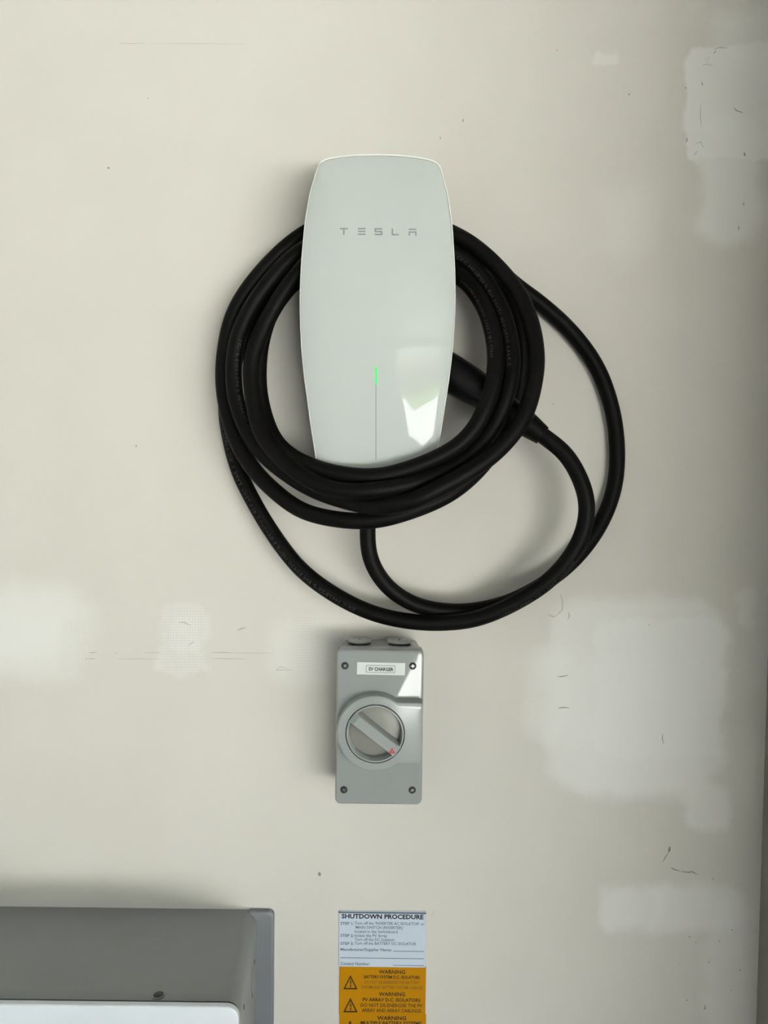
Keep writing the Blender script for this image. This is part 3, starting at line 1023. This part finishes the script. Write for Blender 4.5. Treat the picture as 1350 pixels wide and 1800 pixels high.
def rule(parent, px0, px1, py, y, wpx=1.1, material='soft_ink'):
    a, b = P(px0, py, -y), P(px1, py, -y)
    h = wpx / 1.536 / 2000
    z = (a[2] + b[2]) / 2
    mesh_obj('blank_line', [(a[0], y, z - h), (b[0], y, z - h), (b[0], y, z + h), (a[0], y, z + h)], [(0, 1, 2, 3)], MATS[material], parent, smooth=None)


s1, y1 = sign('shutdown_sign', 595, 749, 1602.5, 1699.5, MATS['sign_white'], 'white sign headed SHUTDOWN PROCEDURE on the wall above yellow warning signs')
box('top_edge_shade', (P(595, 1604, 0)[0], -0.0016, P(670, 1604.6, 0)[2]), (P(749, 1604, 0)[0], -0.0003, P(670, 1602, 0)[2]), MATS['soft_ink'], s1)  # grey strip painted as the shading along the sign's top edge
text_on_wall('heading', 'SHUTDOWN PROCEDURE', 600.5, 744.5, 1611.2, 8.6, y1, MATS['ink'], s1, bold=0.034)
for s, a, b, py, bo in (
    ('STEP 1:', 598.5, 621.5, 1623.3, .01), ("Turn off the 'INVERTER AC ISOLATOR' or", 623.5, 746, 1623.3, 0), ("'MAIN SWITCH (INVERTER)'", 624, 709, 1630.5, 0),
    ('located in the Switchboard', 623.5, 699, 1637.6, 0), ('STEP 2:', 598.5, 621.5, 1644.6, .01), ('Isolate the PV Array', 623.5, 680.5, 1644.6, 0),
    ('Turn off the DC Isolators', 623.5, 693.5, 1651.6, 0), ('STEP 3:', 598.5, 621.5, 1658.6, .01), ('Turn off the BATTERY DC ISOLATOR', 623.5, 731.5, 1658.6, 0),
    ('Manufacturer/Supplier Name:', 598.5, 688.5, 1669.2, 0.008), ('Contact Number:', 598.5, 650, 1694.0, 0.008)):
    text_on_wall('text_line', s, a, b, py, 5.2, y1, MATS['soft_ink'], s1, bold=bo + 0.012)
rule(s1, 691, 745, 1672.2, y1)
rule(s1, 598.5, 745, 1684.4, y1)
rule(s1, 691, 745, 1697.2, y1)


def warning_triangle(parent, cx, top, bot, hw, y):
    pts = [(cx, top), (cx - hw, bot), (cx + hw, bot)]
    o3 = [P(x, yy_, -y) for x, yy_ in pts]
    c = sum(o3) / 3
    inn = [c + (p - c) * 0.72 for p in o3]
    V = [(p[0], y, p[2]) for p in o3] + [(p[0], y, p[2]) for p in inn]
    tri = mesh_obj('warning_triangle', V, [(0, 1, 4, 3), (1, 2, 5, 4), (2, 0, 3, 5)], MATS['warn_ink'], parent, smooth=None)
    h = bot - top
    bolt = [(cx + .3, top + .24 * h), (cx - 1.7, top + .58 * h), (cx + .2, top + .54 * h), (cx - .4, top + .76 * h), (cx - 1.6, top + .72 * h), (cx + .3, top + .93 * h),
            (cx + 1.8, top + .70 * h), (cx + .8, top + .74 * h), (cx + 2.0, top + .44 * h), (cx + .3, top + .48 * h), (cx + 1.2, top + .26 * h)]
    q = [P(a, b, -y) for a, b in bolt]
    mesh_obj('lightning_bolt', [(p[0], y, p[2]) for p in q], [tuple(range(len(q)))], MATS['warn_ink'], tri, smooth=None)


s2, y2 = sign('warning_sign', 596, 749, 1700.3, 1782.8, MATS['sign_yellow'], 'yellow warning sign with two black lightning triangles below the shutdown sign')
for s, a, b, py, hh, bo, ink in (
    ('WARNING', 666, 712.5, 1708.4, 7.0, .015, 'warn_ink'), ('BATTERY SYSTEM D.C. ISOLATORS', 640, 738, 1717.6, 5.8, .012, 'warn_ink'),
    ('DO NOT DE-ENERGISE THE BATTERY', 640.5, 737, 1726.8, 5.6, 0, 'warn_soft_ink'), ('SYSTEM AND BATTERY SYSTEM CABLING', 635.5, 743, 1735.8, 5.6, 0, 'warn_soft_ink'),
    ('WARNING', 666, 712, 1747.6, 7.0, .012, 'warn_ink'), ('PV ARRAY D.C. ISOLATORS', 637.5, 739, 1757.6, 6.4, .015, 'warn_ink'),
    ('DO NOT DE-ENERGISE THE PV', 634, 742.5, 1767.2, 6.4, .002, 'warn_ink'), ('ARRAY AND ARRAY CABLINGS', 636, 740, 1776.4, 6.4, .002, 'warn_ink')):
    text_on_wall('text_line', s, a, b, py, hh, y2, MATS[ink], s2, bold=bo + 0.012)
warning_triangle(s2, 616, 1714, 1739, 12.5, y2)
warning_triangle(s2, 616, 1754, 1779.5, 12.8, y2)
s3, y3 = sign('warning_sign', 596, 749, 1783.4, 1866, MATS['sign_yellow'], 'lowest yellow warning sign about multiple battery systems, cut off by the photo edge')
text_on_wall('text_line', 'WARNING', 663, 714, 1789.6, 7.2, y3, MATS['warn_ink'], s3, bold=.03)
text_on_wall('text_line', 'MULTIPLE BATTERY SYSTEMS', 634, 741, 1798.4, 6.4, y3, MATS['warn_ink'], s3, bold=.03)
warning_triangle(s3, 615.5, 1794, 1819, 12.5, y3)

# ------------------------------------------------------------------ wall battery
BD = 0.163                                # depth of the metal body
bx1 = float(P(452, 1606, 0)[0])
bxf = float(P(421, 1770, BD)[0])
bzt = float(P(230, 1596, 0)[2])
bx0 = bx1 - 0.60
bzb = FLOOR_Z + 0.03
bat = empty('battery_unit', ((bx0 + bx1) / 2, 0, bzb))
tag(bat, 'grey metal wall battery with a glossy white front panel and side flange', 'battery')
zf = float(P(230, 1767, BD)[2])
RB = 0.014


def brr(inset, zt_, r):
    return rr(bx0 + inset, bx1 - inset, bzb + inset, zt_, r, 8)


n_st = 8
rings = [at(rr(bx0, bx1, bzb, bzt, RB, 8), 0.0)]
for k in range(1, n_st + 1):
    t = k / n_st
    rings.append(at(rr(bx0 + (bx1 - bxf) * t, bx1 + (bxf - bx1) * t, bzb, bzt + (zf - bzt) * t, RB, 8), -BD * t))
rings.append(at(rr(bx0 + 0.004, bxf - 0.0005, bzb + 0.002, zf - 0.0010, RB, 8), -BD - 0.0015))
rings.append(at(rr(bx0 + 0.008, bxf - 0.003, bzb + 0.006, zf - 0.005, RB, 8), -BD - 0.002))
V, Fc = loft(rings)
mesh_obj('casing', V, Fc, MATS['battery_metal'], bat, smooth=35)
# mounting flange on the right side
fx1 = float(P(480.5, 1700, 0.007)[0])
fzt = float(P(468, 1602.5, 0.007)[2])
rings = []
for i, y in ((0.0, 0.0), (0.0, -0.0050), (0.0005, -0.0062), (0.0015, -0.0069), (0.0028, -0.0070)):
    rings.append(at(rr(bx1 - 0.012, fx1 - i, bzb + 0.02, fzt - i, 0.006, 6), y))
V, Fc = loft(rings)
mesh_obj('mounting_flange', V, Fc, MATS['battery_flange'], bat, smooth=40)
# shadow gap and white front panel
pz = float(P(300, 1766.5, BD + 0.008)[2])
pxr = float(P(420, 1785, BD + 0.008)[0])
plate('panel_gap', bx0 + 0.012, pxr - 0.002, bzb + 0.010, pz - 0.0015, -BD, -BD - 0.004, 0.010, 0.0005, MATS['dark_gap'], bat, nb=1)
plate('front_panel', bx0 + 0.006, pxr, bzb + 0.006, pz, -BD - 0.004, -BD - 0.010, 0.012, 0.0015, MATS['battery_glass'], bat, nb=4)
# domed screw on the sloping top
sc_d = 0.152
pc = P(277, 1758, sc_d)
tslope = (zf - bzt) / BD
zt_s = bzt + tslope * sc_d
pc = P(277, 1757.5, sc_d)
rings = []
for r, h in ((0.0064, 0.0), (0.0062, 0.0008), (0.0052, 0.0012), (0.0048, 0.0007)):
    rings.append([(pc[0] + r * math.cos(2 * math.pi * k / 28), -sc_d + 0.003 + r * math.sin(2 * math.pi * k / 28), zt_s + h - tslope * (r * math.sin(2 * math.pi * k / 28))) for k in range(28)])
V, Fc = loft(rings)
scw = mesh_obj('screw', V, Fc, MATS['battery_metal'], bat, smooth=30)
rings = []
for r, h in ((0.0048, 0.0007), (0.0030, 0.0009), (0.0022, 0.0012)):
    rings.append([(pc[0] + r * math.cos(2 * math.pi * k / 28), -sc_d + 0.003 + r * math.sin(2 * math.pi * k / 28), zt_s + h + 0.0001) for k in range(28)])
V, Fc = loft(rings)
mesh_obj('screw_head', V, Fc, MATS['dark_screw'], scw, smooth=30)
# embossed panel line and fixing holes on the right flank
def flank(px, py):
    """point on the battery's right flank seen at a pixel"""
    d = F * fwd + (px - IW / 2) * rt - (py - IH / 2) * up
    n = np.array([BD, 0, 0]) * 0
    # plane through (bx1,0,.) and (bxf,-BD,.)
    nx, ny = BD, (bxf - bx1)
    t = (nx * (bx1 - C0[0]) + ny * (0 - C0[1])) / (nx * d[0] + ny * d[1])
    return C0 + d * t


for hpx, hpy in ((447.5, 1690.5), (443, 1750), (428.5, 1770)):
    p = flank(hpx, hpy)
    V, Fc = [], []
    tx, ty = (bxf - bx1) / BD, -1.0
    rings = []
    for r, o in ((0.0026, -0.0005), (0.0026, 0.0003), (0.0014, 0.0003)):
        rings.append([(p[0] + o + r * math.cos(2 * math.pi * k / 18) * tx, p[1] + r * math.cos(2 * math.pi * k / 18) * ty, p[2] + r * math.sin(2 * math.pi * k / 18)) for k in range(18)])
    V, Fc = loft(rings)
    mesh_obj('fixing_hole', V, Fc, MATS['dark_gap'], bat, smooth=30)
q = [flank(446.5, 1694), flank(443, 1705), flank(442, 1720), flank(442, 1745)]
V, Fc, _ = sweep(spline(q, 0.004), [0.0006] * len(spline(q, 0.004)), 8)
mesh_obj('pressed_ridge', V, Fc, MATS['battery_flange'], bat)
